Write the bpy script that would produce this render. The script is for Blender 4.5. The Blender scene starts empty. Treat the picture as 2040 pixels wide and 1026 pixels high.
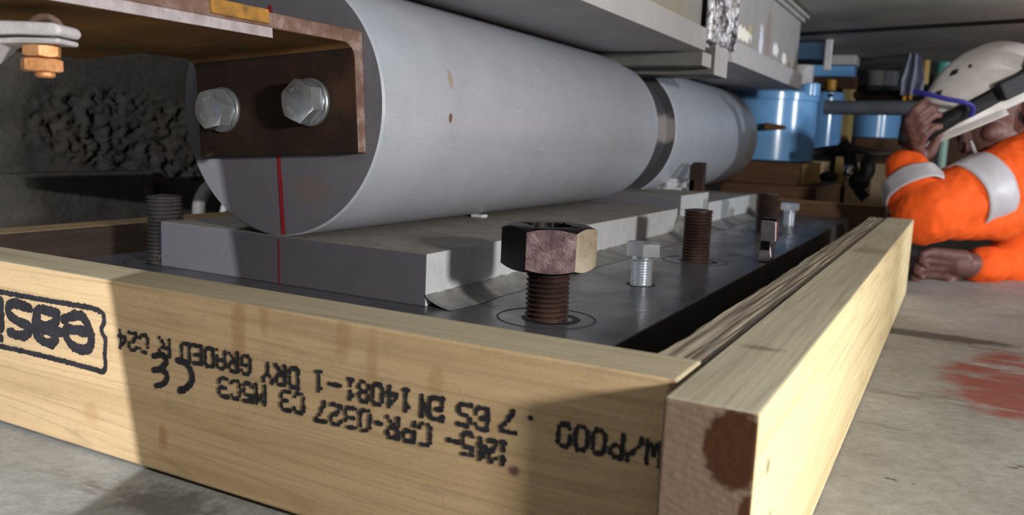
import bpy, bmesh, math, random
from math import sin, cos, pi, radians as R_, sqrt, atan2
from mathutils import Vector as V, Matrix, noise
random.seed(7)
D = bpy.data; SC = bpy.context.scene; COL = SC.collection

# ------------------------------------------------------------------ camera
yaw, pit, rol, F = 0.48074462956, 0.14152413908, 0.04411195649, 1688.99454
CAM = V((0.1248, -0.4397, 0.2768))
fw = V((-sin(yaw)*cos(pit), cos(yaw)*cos(pit), -sin(pit)))
r0 = V((cos(yaw), sin(yaw), 0)); u0 = r0.cross(fw)
rt = r0*cos(rol) + u0*sin(rol); up = -r0*sin(rol) + u0*cos(rol)
cd = D.cameras.new('camera'); cam = D.objects.new('camera', cd); COL.objects.link(cam)
cam.matrix_world = Matrix(((rt.x, up.x, -fw.x, CAM.x), (rt.y, up.y, -fw.y, CAM.y), (rt.z, up.z, -fw.z, CAM.z), (0, 0, 0, 1)))
cd.sensor_fit = 'HORIZONTAL'; cd.sensor_width = 36; cd.lens = 36*F/2040; cd.clip_start = 0.01
cd.dof.use_dof = True; cd.dof.focus_distance = 0.78; cd.dof.aperture_fstop = 8.0
SC.camera = cam
def ray(x, y): return fw + rt*((x-1020)/F) - up*((y-513)/F)
def at(x, y, d): return CAM + ray(x, y)*d                      # point on the photo ray at depth d
def on(ax, v, x, y):
    i = 'xyz'.index(ax); d = ray(x, y); return CAM + d*((v-CAM[i])/d[i])

# ------------------------------------------------------------------ light
W = D.worlds.new('world'); SC.world = W; W.use_nodes = True
bg = W.node_tree.nodes['Background']; bg.inputs[0].default_value = (0.62, 0.70, 0.85, 1); bg.inputs[1].default_value = 0.12
def lamp(name, kind, loc, power, color, size=.05, aim=None, angle=None, blend=.3):
    l = D.lights.new(name, kind); l.energy = power; l.color = color
    if kind == 'AREA': l.shape = 'RECTANGLE'; l.size = size[0]; l.size_y = size[1]
    else: l.shadow_soft_size = size
    if kind == 'SPOT': l.spot_size = R_(angle); l.spot_blend = blend
    o = D.objects.new(name, l); COL.objects.link(o); o.location = loc
    if aim is not None: o.rotation_euler = (V(aim)-V(loc)).to_track_quat('-Z', 'Y').to_euler()
    return o
LA = V((1.15, -0.40, 0.50)); LB = V((-0.1766, -1.0, 0.45)); LC = V((0.17, -0.62, 0.55))
lamp('side_floodlight', 'AREA', LA, 29, (1.0, .97, .92), (.13, .10), (-.2, .5, .2))
lamp('front_left_lamp', 'SPOT', LB, 60, (.95, .97, 1.0), .0018, (-.5, .2, .1), 130)
lamp('front_torch', 'SPOT', LC, 2.2, (1.0, .97, .93), .015, (-.1, .3, .15), 120)
lamp('overhead_fill_light', 'AREA', (0.2, -1.4, 1.5), 4.6, (1.0, .96, .9), (1.2, .5), (0, .3, 0))  # unseen area light, fills the fronts left in shade
lamp('background_floodlight', 'SPOT', (1.35, 1.55, .46), 38, (.86, .93, 1.0), .03, (-.1, 2.6, .3), 120)
SC.view_settings.view_transform = 'Standard'; SC.view_settings.look = 'None'
SC.view_settings.exposure = 0.18; SC.view_settings.gamma = 1; SC.view_settings.use_curve_mapping = False

# ------------------------------------------------------------------ materials
class N:
    def __init__(s, name):
        s.m = D.materials.new(name); s.m.use_nodes = True; s.t = s.m.node_tree; s.b = s.t.nodes['Principled BSDF']
        s.tc = s.t.nodes.new('ShaderNodeTexCoord').outputs['Object']
    def n(s, k, **kw):
        q = s.t.nodes.new('ShaderNode'+k)
        for a, v in kw.items(): setattr(q, a, v)
        return q
    def l(s, a, b): s.t.links.new(a, b)
    def vec(s, sc, loc=(0, 0, 0), rot=(0, 0, 0), src=None):
        q = s.n('Mapping'); q.inputs['Scale'].default_value = sc; q.inputs['Location'].default_value = loc; q.inputs['Rotation'].default_value = rot
        s.l(src or s.tc, q.inputs[0]); return q.outputs[0]
    def noise(s, sc=(1, 1, 1), scale=10, det=6, rough=.6, dist=0, loc=(0, 0, 0), rot=(0, 0, 0)):
        q = s.n('TexNoise'); q.inputs['Scale'].default_value = scale; q.inputs['Detail'].default_value = det
        q.inputs['Roughness'].default_value = rough; q.inputs['Distortion'].default_value = dist
        s.l(s.vec(sc, loc, rot), q.inputs['Vector']); return q.outputs['Fac']
    def ramp(s, f, stops):
        q = s.n('ValToRGB'); e = q.color_ramp.elements
        while len(e) < len(stops): e.new(.5)
        for i, (p, c) in enumerate(stops): e[i].position = p; e[i].color = (c if len(c) == 4 else (*c, 1)) if not isinstance(c, (int, float)) else (c, c, c, 1)
        s.l(f, q.inputs[0]); return q.outputs[0]
    def mix(s, f, a, b, mode='MIX'):
        q = s.n('Mix', data_type='RGBA', blend_type=mode)
        for i, v in ((0, f), (6, a), (7, b)):
            if hasattr(v, 'is_linked'): s.l(v, q.inputs[i])
            elif i == 0: q.inputs[0].default_value = v
            else: q.inputs[i].default_value = (*v, 1)
        return q.outputs[2]
    def math(s, op, a, b=0.0, c=None):
        q = s.n('Math', operation=op)
        for i, v in enumerate((a, b) if c is None else (a, b, c)):
            if hasattr(v, 'is_linked'): s.l(v, q.inputs[i])
            else: q.inputs[i].default_value = v
        return q.outputs[0]
    def bump(s, h, st=.3, d=.002):
        q = s.n('Bump'); q.inputs['Strength'].default_value = st; q.inputs['Distance'].default_value = d
        s.l(h, q.inputs['Height']); s.l(q.outputs[0], s.b.inputs['Normal'])
    def out(s, col=None, rough=None, metal=None, spec=None):
        for k, v in (('Base Color', col), ('Roughness', rough), ('Metallic', metal), ('Specular IOR Level', spec)):
            if v is None: continue
            if hasattr(v, 'is_linked'): s.l(v, s.b.inputs[k])
            else: s.b.inputs[k].default_value = (*v, 1) if k == 'Base Color' else v
        return s.m
    def blob(s, c, rad, soft=.3, nscale=60, amp=.4, sc=(1, 1, 1)):
        """mask (1 inside) of a rough-edged spot centred at object point c, radii rad"""
        q = s.n('Mapping'); q.inputs['Location'].default_value = tuple(-c[i]/rad[i] for i in range(3)); q.inputs['Scale'].default_value = tuple(1/v for v in rad)
        s.l(s.tc, q.inputs[0]); ln = s.n('VectorMath', operation='LENGTH'); s.l(q.outputs[0], ln.inputs[0])
        nz = s.noise(scale=nscale, det=4, sc=sc)
        v = s.math('ADD', ln.outputs['Value'], s.math('MULTIPLY', s.math('SUBTRACT', nz, .5), amp*2))
        return s.ramp(v, [(1-soft, 1.0), (1, 0.0)])

def wood(name, c0, c1, dark, ax=0, grain=1.0, speck=.35, rough=.72, stains=(), seed=0):
    n = N(name); o = [30, 30, 30]; o[ax] = 1.3
    o2 = [220, 220, 220]; o2[ax] = 6
    a = n.noise(sc=o, scale=grain, det=4, dist=.25, loc=(seed, seed, seed)); b = n.noise(sc=o2, scale=1, det=3, loc=(seed, 0, seed))
    col = n.ramp(a, [(.3, c1), (.55, c0), (.72, c1)])
    # growth lines: thin darker bands following the same stretched field
    st = [15, 15, 15]; st[ax] = .55
    g = n.noise(sc=st, scale=1.0, det=1.5, dist=.1, loc=(seed*2, 1, 3))
    w = n.math('FRACT', n.math('MULTIPLY', g, 16.0))
    ring = n.ramp(w, [(0, 1.0), (.10, 0.0), (.86, 0.0), (1, 1.0)])
    col = n.mix(n.math('MULTIPLY', ring, .30), col, tuple(v*.55 for v in c1))
    col = n.mix(n.ramp(b, [(.5, 0.0), (.75, .45)]), col, tuple(v*.6 for v in c1))
    s1 = n.noise(scale=14, det=8, rough=.75, loc=(seed, 3, 0)); s2 = n.noise(sc=o, scale=5, det=5, rough=.8)
    col = n.mix(n.math('MULTIPLY', n.ramp(n.math('MULTIPLY', s1, s2), [(.27, 0.0), (.42, 1.0)]), speck), col, dark)
    mt = n.noise(scale=420, det=2, rough=.7)
    col = n.mix(n.ramp(mt, [(.55, 0.0), (.72, .28)]), col, dark)
    for c, rad, sc_, amt in stains:
        col = n.mix(n.math('MULTIPLY', n.blob(c, rad, .55, 70, .55), amt), col, sc_)
    n.bump(n.math('ADD', n.math('MULTIPLY', a, .6), n.math('MULTIPLY', b, .5)), .35, .0016)
    return n.out(col, rough, 0, .25)

M = {}
M['wood_front'] = wood('front_board_pine', (.57, .405, .225), (.46, .315, .165), (.17, .135, .105), 0, 1.0, .5, seed=1,
    stains=[((-.325, 0, .13), (.009, .05, .045), (.33, .19, .07), .55), ((-.30, 0, .145), (.006, .05, .02), (.33, .19, .07), .45), ((-.23, 0, .14), (.008, .05, .025), (.33, .19, .07), .45), ((-.205, 0, .12), (.006, .05, .04), (.33, .19, .07), .35),
            ((-.155, 0, .12), (.008, .05, .016), (.33, .19, .07), .4), ((-.12, 0, .10), (.02, .05, .008), (.36, .21, .09), .4), ((-.49, 0, .035), (.012, .05, .012), (.34, .17, .06), .35), ((-.405, 0, .032), (.007, .05, .012), (.36, .15, .05), .6), ((-.02, 0, .03), (.03, .05, .02), (.25, .17, .10), .5),
            ((-.0965, 0, .0755), (.005, .05, .004), (.14, .07, .05), .9), ((-.0, 0, .14), (.006, .05, .02), (.22, .12, .07), .9)])
M['wood_side'] = wood('side_board_pine', (.80, .68, .41), (.68, .54, .30), (.30, .24, .14), 1, .8, .18, seed=4,
    stains=[((.05, .02, .07), (.03, .006, .014), (.10, .07, .05), .8), ((.05, .0, .112), (.03, .005, .007), (.10, .07, .05), .8)])
M['wood_grey'] = wood('weathered_batten', (.34, .29, .22), (.20, .16, .12), (.07, .055, .04), 1, 2.4, .6, seed=6)
M['wood_black'] = wood('dark_stained_timber', (.035, .022, .016), (.025, .015, .011), (.015, .01, .008), 1, 1.4, .5, seed=3)  # very dark brown stain for the left board's inner face
M['wood_dark'] = wood('dark_inner_timber', (.28, .20, .10), (.20, .13, .06), (.06, .04, .03), 0, 1.4, .5, seed=8)
M['packer_brown'] = wood('brown_packer', (.11, .055, .028), (.07, .035, .02), (.03, .02, .015), 0, 2, .4, seed=9)
M['packer_pale'] = wood('pale_packer_end', (.55, .42, .25), (.42, .28, .15), (.2, .13, .08), 2, 2, .3, seed=10)
M['packer_gold'] = wood('golden_post', (.50, .36, .13), (.40, .26, .09), (.15, .10, .05), 2, 2, .3, seed=11)
def endgrain():
    n = N('board_end_grain'); m = n.vec((1, 1, 1), (.03, 0, .06)); d = n.n('VectorMath', operation='LENGTH'); n.l(m, d.inputs[0])
    w = n.math('FRACT', n.math('MULTIPLY', n.math('ADD', d.outputs['Value'], n.math('MULTIPLY', n.noise(scale=30), .006)), 230))
    col = n.mix(n.ramp(w, [(0, .0), (.7, .5), (1, .0)]), (.22, .155, .11), (.15, .10, .07))
    col = n.mix(n.ramp(n.noise(scale=90, det=8, rough=.8), [(.45, 0.0), (.7, .7)]), col, (.17, .115, .08))
    col = n.mix(n.blob(on('y', -.034, 1462, 898), (.0165, .05, .0225), .16, 170, .35), col, (.060, .024, .011))
    col = n.mix(n.blob(on('y', -.034, 1500, 1022), (.008, .05, .010), .2, 170, .35), col, (.07, .03, .014))
    n.bump(n.noise(scale=200, det=6), .5, .0012)
    return n.out(col, .85, 0, .15)
M['end_grain'] = endgrain()
def toptimber():
    m = wood('board_top_face', (.52, .475, .34), (.42, .37, .26), (.20, .16, .11), 1, .6, .35, seed=12,
        stains=[((.022, .105, .15), (.018, .010, .02), (.16, .11, .06), .7), ((.02, -.005, .15), (.014, .012, .02), (.42, .40, .22), .4), ((.03, .75, .15), (.03, .05, .02), (.2, .15, .09), .5)])
    return m
M['wood_top_side'] = toptimber()
M['wood_top_front'] = wood('front_board_top', (.50, .43, .29), (.41, .34, .22), (.18, .14, .10), 0, .8, .5, seed=13)

def paint(name, c, c2, rough=.42, rust=.0, bumpy=.12, sc=14, scratch=.0, stains=(), namp=.4):
    n = N(name)
    a = n.noise(scale=sc, det=8, rough=.65); b = n.noise(scale=260, det=3, rough=.7)
    col = n.mix(n.ramp(a, [(.35, 0.0), (.68, 1.0)]), c, c2)
    col = n.mix(n.ramp(b, [(.5, 0.0), (.8, .35)]), col, tuple(v*.6 for v in c))
    if scratch:
        s = n.noise(sc=(26, 5, 26), scale=4, det=5, rough=.8, dist=1.2, rot=(.5, .2, .6))
        col = n.mix(n.math('MULTIPLY', n.ramp(s, [(.61, 0.0), (.68, 1.0)]), scratch), col, (.55, .52, .48))
    if rust:
        r = n.noise(scale=42, det=9, rough=.75)
        col = n.mix(n.ramp(r, [(.70-rust, 0.0), (.76-rust, .8)]), col, (.20, .12, .08))
    for c_, rad, sc_, amt in stains:
        col = n.mix(n.math('MULTIPLY', n.blob(c_, rad, .3, 60, namp), amt), col, sc_)
    n.bump(n.math('ADD', a, n.math('MULTIPLY', b, .5)), bumpy, .001)
    return n.out(col, n.ramp(a, [(.3, rough-.06), (.7, rough+.1)]), .0, .5)
M['grey_paint'] = paint('grey_primer', (.25, .25, .265), (.215, .215, .225), .5, 0, .14, scratch=.3)
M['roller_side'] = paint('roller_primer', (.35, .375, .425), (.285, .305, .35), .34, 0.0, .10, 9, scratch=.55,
    stains=[((.128, .12, .165), (.05, .005, .01), (.30, .22, .16), .8), ((.128, .115, .125), (.05, .004, .006), (.12, .06, .035), .95), ((.13, .9, .10), (.3, .9, .02), (.25, .26, .29), .2),
            ((.1, 1.56, .12), (.3, .06, .25), (.30, .25, .16), .55)])
M['roller_face_shaded'] = paint('roller_face_shaded_primer', (.135, .132, .15), (.11, .108, .125), .55, .0, .12, 20, stains=[((.045, 0, .05), (.03, .1, .015), (.15, .11, .08), .5)])  # roller primer darkened, shade painted into the end face
M['groove'] = paint('groove_dark_steel', (.055, .055, .06), (.04, .04, .045), .35, .0, .1, 10, stains=[((.10, .85, .135), (.05, .2, .030), (.22, .20, .20), .9)])
M['block_front_shaded'] = paint('block_end_shaded_primer', (.10, .097, .112), (.085, .082, .095), .55, 0, .15, 18)  # block primer darkened, shade painted into the front faces
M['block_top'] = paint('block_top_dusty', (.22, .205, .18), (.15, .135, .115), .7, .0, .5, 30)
M['block_side_lit'] = paint('block_side_lit_primer', (.42, .44, .455), (.35, .36, .375), .5, .0, .4, 60)  # same block primer lightened, side light painted into the colour
M['plate'] = paint('dark_plate_steel', (.09, .09, .10), (.05, .05, .056), .26, 0.0, .12, 12, stains=[((.277, -.40, .119), (.035, .06, .05), (.022, .02, .02), .75), ((.30, -.62, .119), (.05, .05, .05), (.16, .155, .155), .35), ((.23, -.30, .119), (.02, .14, .05), (.17, .165, .16), .5), ((.33, .1, .119), (.02, .25, .05), (.15, .15, .16), .5)])
M['plate_edge'] = paint('plate_edge_dark', (.028, .028, .03), (.02, .02, .022), .6, 0, .1, 12)
M['weld'] = paint('weld_fillet', (.21, .21, .21), (.11, .105, .10), .5, .0, .9, 40)
M['bear_grey'] = paint('upper_grey_paint', (.42, .41, .42), (.36, .35, .36), .5, .0, .12, 12)
def patches(lst):
    out = []
    for (px, py, wy, wz, c, amt) in lst:
        q = on('x', -.2655, px, py)-V((-.477, .9, .426)); out.append((q, (.06, wy, wz), c, amt))
    return out
M['shaded_steel'] = paint('shaded_upper_steel', (.11, .105, .10), (.07, .068, .065), .6, 0, .2, 12)  # upper steel darkened: shade painted on front and bottom faces
M['girder'] = paint('girder_old_paint', (.34, .33, .325), (.26, .255, .25), .5, .0, .2, 9, namp=1.0, stains=patches([(1480, 68, .075, .014, (.85, .82, .74), 1), (1455, 50, .02, .03, (.10, .09, .08), .8), (1516, 85, .018, .045, (.72, .76, .88), .9),
    (1530, 70, .03, .05, (.24, .17, .14), .6), (1545, 100, .035, .016, (.85, .85, .86), 1), (1562, 118, .03, .014, (.85, .82, .8), 1), (1572, 130, .025, .01, (.25, .13, .07), .8), (1350, 20, .12, .06, (.30, .27, .18), .5), (1430, 10, .03, .03, (.12, .07, .06), .8), (1468, 40, .006, .02, (.65, .50, .06), .9), (1495, 58, .006, .012, (.65, .50, .06), .9)]))
def burnt_mat():
    n = N('burnt_steel'); a = n.noise(scale=28, det=7, rough=.65, dist=.6); b = n.noise(scale=110, det=4)
    col = n.ramp(a, [(.36, (.03, .025, .03)), (.46, (.16, .14, .15)), (.53, (.75, .78, .86)), (.60, (.42, .40, .42)), (.68, (.10, .05, .04))]); n.bump(n.math('ADD', a, b), .8, .003)
    return n.out(col, .35, .25, .6)
M['burnt'] = burnt_mat()
M['blue'] = paint('blue_jack_paint', (.20, .44, .78), (.15, .37, .70), .18, 0.0, .06, 8)
M['blue_dark'] = paint('dull_blue_paint', (.06, .13, .22), (.04, .08, .14), .3, .05, .2, 12)
M['teal'] = paint('teal_paint', (.12, .38, .34), (.08, .28, .26), .4, 0, .1, 12)
M['pipe'] = paint('grey_pipe', (.20, .205, .22), (.14, .145, .16), .5, .0, .3, 20)
M['ceil'] = paint('ceiling_steel', (.48, .47, .43), (.32, .31, .27), .6, .0, .2, 5)
def metal(name, c, rough, c2=None, sc=60, bumpy=.1, mt_=1.0):
    n = N(name); a = n.noise(scale=sc, det=5)
    col = n.mix(n.ramp(a, [(.4, 0.0), (.65, 1.0)]), c, c2 or tuple(v*.85 for v in c)); n.bump(a, bumpy, .0006)
    return n.out(col, rough, mt_)
M['zinc'] = metal('zinc_plated', (.66, .70, .76), .22, mt_=.85)
M['zinc_dull'] = metal('zinc_washer', (.36, .37, .38), .38, mt_=.8)
M['galv'] = paint('galvanised', (.62, .60, .62), (.44, .43, .44), .38, 0, .4, 60)
M['die_black'] = metal('black_die_steel', (.02, .016, .016), .42, (.012, .012, .012))
M['bright_steel'] = metal('bright_steel', (.42, .37, .40), .35, (.3, .26, .28))
M['chrome'] = metal('chrome', (.7, .7, .7), .15)
def rust(name, a, b, c, rough=.75, sc=30, metallic=0.0):
    n = N(name); x = n.noise(scale=sc, det=9, rough=.7); y = n.noise(scale=sc*4, det=5)
    col = n.ramp(x, [(.3, a), (.5, b), (.68, c)]); col = n.mix(n.ramp(y, [(.5, 0.0), (.7, .4)]), col, a)
    n.bump(n.math('ADD', x, y), .6, .0012); return n.out(col, rough, metallic, .3)
M['rust_dark'] = rust('dark_rust', (.012, .006, .004), (.020, .010, .006), (.052, .022, .010), .75, 16)
M['rust_orange'] = rust('orange_rust', (.055, .026, .010), (.13, .060, .016), (.24, .115, .025), .75, 12)
M['orange_strip'] = rust('orange_flaky_rust', (.08, .045, .03), (.30, .15, .03), (.45, .22, .03), .7, 60)
M['rust_edge'] = rust('rusty_cut_edge', (.09, .045, .03), (.16, .095, .075), (.33, .27, .26), .6, 45)
M['rust_grey_edge'] = rust('grey_cut_edge', (.20, .15, .14), (.36, .32, .34), (.50, .48, .52), .55, 45)
M['thread'] = rust('rusty_thread', (.022, .014, .012), (.045, .027, .022), (.10, .055, .038), .36, 30, .45)
M['thread_dark'] = rust('dark_thread', (.025, .022, .022), (.045, .04, .04), (.09, .075, .07), .45, 30, .4)
M['copper'] = rust('orange_rusty_bolt', (.42, .16, .05), (.72, .34, .14), (.85, .50, .28), .4, 60, .35)
M['die_face'] = rust('worn_die_face', (.035, .018, .020), (.11, .065, .07), (.27, .19, .19), .5, 55, .35)
M['die_lit_facet'] = rust('lit_die_facet_steel', (.20, .16, .11), (.36, .31, .23), (.52, .47, .37), .42, 38, .3)  # right facet painted brighter, standing for light from the side
def plain(name, c, rough=.6, spec=.4, metal_=0, nz=.15):
    n = N(name); a = n.noise(scale=45, det=4); col = n.mix(n.ramp(a, [(.35, 0.0), (.7, 1.0)]), c, tuple(v*(1-nz) for v in c))
    return n.out(col, rough, metal_, spec)
M['red'] = plain('red_marker', (.28, .012, .018), .6)
M['ink'] = plain('black_ink', (.028, .028, .034), .75, .2, 0, .5)
M['orange'] = plain('hi_vis_orange', (.95, .12, .015), .75, .2)
M['band'] = plain('reflective_tape', (.52, .50, .53), .45, .4)
M['helmet'] = plain('white_helmet', (.62, .58, .56), .35)
M['black'] = plain('black_rubber', (.008, .008, .009), .6)
M['blackcloth'] = plain('black_cloth', (.018, .017, .02), .85)
M['bluestrap'] = plain('navy_strap', (.025, .02, .22), .5)
M['yellow'] = plain('yellow_clip', (.75, .38, .04), .4)
M['green_pale'] = plain('pale_green_post', (.42, .62, .50), .4)
M['white'] = plain('white_plastic', (.7, .7, .7), .4)
M['hose'] = plain('grey_hose', (.36, .35, .33), .5)
M['hair'] = plain('dark_hair', (.02, .016, .014), .9)
def skinmat():
    n = N('skin'); a = n.noise(scale=70, det=5); col = n.ramp(a, [(.3, (.11, .048, .04)), (.7, (.18, .085, .07))]); n.bump(a, .25, .001)
    m = n.out(col, .55); n.b.inputs['Subsurface Weight'].default_value = .08; n.b.inputs['Subsurface Scale'].default_value = .01; return m
M['skin'] = skinmat()
def plastic_film():
    n = N('clear_film'); n.b.inputs['Transmission Weight'].default_value = .55; n.b.inputs['Alpha'].default_value = .75
    return n.out((.62, .64, .80), .25)
M['film'] = plastic_film()
def floor_mat():
    n = N('concrete_floor')
    a = n.noise(scale=5, det=10, rough=.65); b = n.noise(sc=(1, 1, 1), scale=70, det=8, rough=.7); c = n.noise(sc=(1.0, 4.5, 1), scale=5, det=8, rough=.7, rot=(0, 0, -.45))
    col = n.ramp(a, [(.28, (.22, .215, .20)), (.5, (.32, .32, .30)), (.72, (.43, .43, .41))])
    col = n.mix(n.ramp(b, [(.42, 0.0), (.75, .45)]), col, (.13, .125, .11))
    col = n.mix(n.ramp(c, [(.58, 0.0), (.66, .7)]), col, (.13, .105, .09))
    p = n.noise(scale=22, det=3, loc=(5, 5, 0)); col = n.mix(n.ramp(p, [(.70, 0.0), (.735, .85)]), col, (.06, .045, .035))
    q = on('z', 0, 2005, 760)
    rm = n.blob((q.x, q.y, 0), (.085, .20, 1), .35, 16, .55, (1, 1, 1)); rs = n.noise(sc=(1, 3, 1), scale=5, det=6, rough=.7, rot=(0, 0, -.45))
    col = n.mix(n.math('MULTIPLY', rm, n.ramp(rs, [(.38, 0.0), (.50, .85)])), col, (.26, .05, .035))
    q = on('z', 0, 1860, 668); col = n.mix(n.math('MULTIPLY', n.blob((q.x, q.y, 0), (.13, .035, 1), .4, 30, .4), .8), col, (.035, .033, .035))
    q = on('z', 0, 330, 1000); col = n.mix(n.math('MULTIPLY', n.blob((q.x, q.y, 0), (.05, .03, 1), .5, 60, .9), .7), col, (.07, .065, .06))
    n.bump(n.math('ADD', n.math('MULTIPLY', a, .5), b), .5, .003); return n.out(col, .72, 0, .35)
M['floor'] = floor_mat()
def wall_mat():
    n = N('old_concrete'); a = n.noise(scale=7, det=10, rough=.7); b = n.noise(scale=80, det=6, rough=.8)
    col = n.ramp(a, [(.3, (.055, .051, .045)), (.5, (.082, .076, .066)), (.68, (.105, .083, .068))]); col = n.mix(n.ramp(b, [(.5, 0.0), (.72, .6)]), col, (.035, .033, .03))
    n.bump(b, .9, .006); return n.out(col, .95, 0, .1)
M['wall'] = wall_mat()

# ------------------------------------------------------------------ mesh helpers
def tag(o, label=None, cat=None, group=None, kind=None):
    for k, v in (('label', label), ('category', cat), ('group', group), ('kind', kind)):
        if v: o[k] = v
    return o
WLOC = {}
def empty(name, loc, label, cat, group=None):
    o = D.objects.new(name, None); COL.objects.link(o); o.location = loc; WLOC[o.name] = V(loc); o.empty_display_size = .02
    return tag(o, label, cat, group)
def obj(name, bm, mats, parent=None, smooth=False, bevel=0, origin=None, mods=()):
    """links the bmesh (world coordinates) as one object; parts are moved into their parent's space"""
    off = V((0, 0, 0)); base = V((0, 0, 0))
    if parent is not None: base = WLOC.get(parent.name, V((0, 0, 0)))
    org = V(origin) if origin is not None else base
    bmesh.ops.recalc_face_normals(bm, faces=bm.faces)
    bm.transform(Matrix.Translation(-org))
    me = D.meshes.new(name); bm.to_mesh(me); bm.free()
    for m in (mats if isinstance(mats, (list, tuple)) else [mats]): me.materials.append(M[m] if isinstance(m, str) else m)
    if smooth:
        for p in me.polygons: p.use_smooth = True
    o = D.objects.new(name, me); COL.objects.link(o)
    if parent is not None: o.parent = parent; o.location = org-base
    else: o.location = org
    WLOC[o.name] = org
    if smooth and smooth != 'all' :
        try: me.set_sharp_from_angle(angle=R_(35))
        except Exception: pass
    if bevel:
        b = o.modifiers.new('bevel', 'BEVEL'); b.width = bevel; b.segments = 2; b.limit_method = 'ANGLE'; b.angle_limit = R_(40)
    for k, kw in mods:
        q = o.modifiers.new(k.lower(), k)
        for a, v in kw.items(): setattr(q, a, v)
    return o
def box(bm, x0, x1, y0, y1, z0, z1, mi=0, face=None):
    vs = [bm.verts.new((x, y, z)) for x in (x0, x1) for y in (y0, y1) for z in (z0, z1)]
    for k, idx in (('-x', (0, 1, 3, 2)), ('+x', (4, 6, 7, 5)), ('-y', (0, 4, 5, 1)), ('+y', (2, 3, 7, 6)), ('-z', (0, 2, 6, 4)), ('+z', (1, 5, 7, 3))):
        f = bm.faces.new([vs[i] for i in idx]); f.material_index = (face or {}).get(k, mi)
    return vs
def bx(*a, **k):
    bm = bmesh.new(); box(bm, *a, **k); return bm
def prism(bm, pts, d, mi=0):
    """closed polygon pts (list of Vector) extruded along d"""
    d = V(d); a = [bm.verts.new(p) for p in pts]; b = [bm.verts.new(V(p)+d) for p in pts]; n = len(a)
    fs = [bm.faces.new(a), bm.faces.new(b[::-1])]+[bm.faces.new((a[i], a[(i+1) % n], b[(i+1) % n], b[i])) for i in range(n)]
    for f in fs: f.material_index = mi
    return fs
def lathe(bm, prof, c, axis='z', seg=48, mi=0, caps=True):
    """prof: list of (r, t[, material]); revolved about axis through c"""
    rings = []
    for p in prof:
        r, t = p[0], p[1]; ring = []
        for i in range(seg):
            a = 2*pi*i/seg; q = (r*cos(a), r*sin(a), t) if axis == 'z' else ((r*cos(a), t, r*sin(a)) if axis == 'y' else (t, r*cos(a), r*sin(a)))
            ring.append(bm.verts.new(V(c)+V(q)))
        rings.append(ring)
    for j in range(len(rings)-1):
        for i in range(seg):
            f = bm.faces.new((rings[j][i], rings[j][(i+1) % seg], rings[j+1][(i+1) % seg], rings[j+1][i]))
            f.material_index = prof[j+1][2] if len(prof[j+1]) > 2 else mi
    if caps:
        f = bm.faces.new(rings[0]); f.material_index = prof[0][2] if len(prof[0]) > 2 else mi
        f = bm.faces.new(rings[-1]); f.material_index = prof[-1][2] if len(prof[-1]) > 2 else mi
    return rings
def tube(bm, pts, r, seg=10, mi=0):
    pts = [V(p) for p in pts]; rr = r if isinstance(r, (list, tuple)) else [r]*len(pts); rings = []; n0 = None
    for i, p in enumerate(pts):
        t = (pts[min(i+1, len(pts)-1)]-pts[max(i-1, 0)]).normalized()
        if n0 is None: n0 = t.orthogonal().normalized()
        n0 = (n0-t*n0.dot(t)).normalized(); b = t.cross(n0)
        rings.append([bm.verts.new(p+(n0*cos(2*pi*k/seg)+b*sin(2*pi*k/seg))*rr[i]) for k in range(seg)])
    for j in range(len(rings)-1):
        for k in range(seg):
            f = bm.faces.new((rings[j][k], rings[j][(k+1) % seg], rings[j+1][(k+1) % seg], rings[j+1][k])); f.material_index = mi
    bm.faces.new(rings[0]); bm.faces.new(rings[-1])
def smooth_path(pts, n=6):
    pts = [V(p) for p in pts]; out = []
    for i in range(len(pts)-1):
        p0, p1, p2, p3 = pts[max(i-1, 0)], pts[i], pts[i+1], pts[min(i+2, len(pts)-1)]
        for k in range(n):
            t = k/n; out.append(.5*((2*p1)+(p2-p0)*t+(2*p0-5*p1+4*p2-p3)*t*t+(3*p1-p0-3*p2+p3)*t**3))
    out.append(pts[-1]); return out
def thread(bm, c, r, z0, z1, pitch, depth, seg=40, top=None):
    """a real helical thread around +z, clipped between z0 and z1"""
    prof = [r-depth, r-depth*.55, r, r-depth*.25]; rows = int((z1-z0)/pitch*4)+8; g = []
    for j in range(-4, rows):
        row = []
        for i in range(seg):
            z = z0+pitch*(j/4+i/seg); rr = prof[j % 4]; z = min(max(z, z0), z1)
            a = 2*pi*i/seg; row.append(bm.verts.new((c[0]+rr*cos(a), c[1]+rr*sin(a), z)))
        g.append(row)
    for j in range(len(g)-5):
        for i in range(seg):
            if i < seg-1: q = (g[j][i], g[j][i+1], g[j+1][i+1], g[j+1][i])
            else: q = (g[j][i], g[j+4][0], g[j+5][0], g[j+1][i])
            zs = [v.co.z for v in q]
            if max(zs)-min(zs) < 1e-7: continue
            bm.faces.new(q)
    lathe(bm, [(r*.7, z0), (r-depth*.3, z0), (r-depth*.3, z0+.0008)], (c[0], c[1], 0), seg=seg)
    lathe(bm, top or [(r-depth*.2, z1-.0015), (r-depth*.35, z1), (r*.5, z1+.0015), (r*.06, z1+.0022)], (c[0], c[1], 0), seg=seg)
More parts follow.
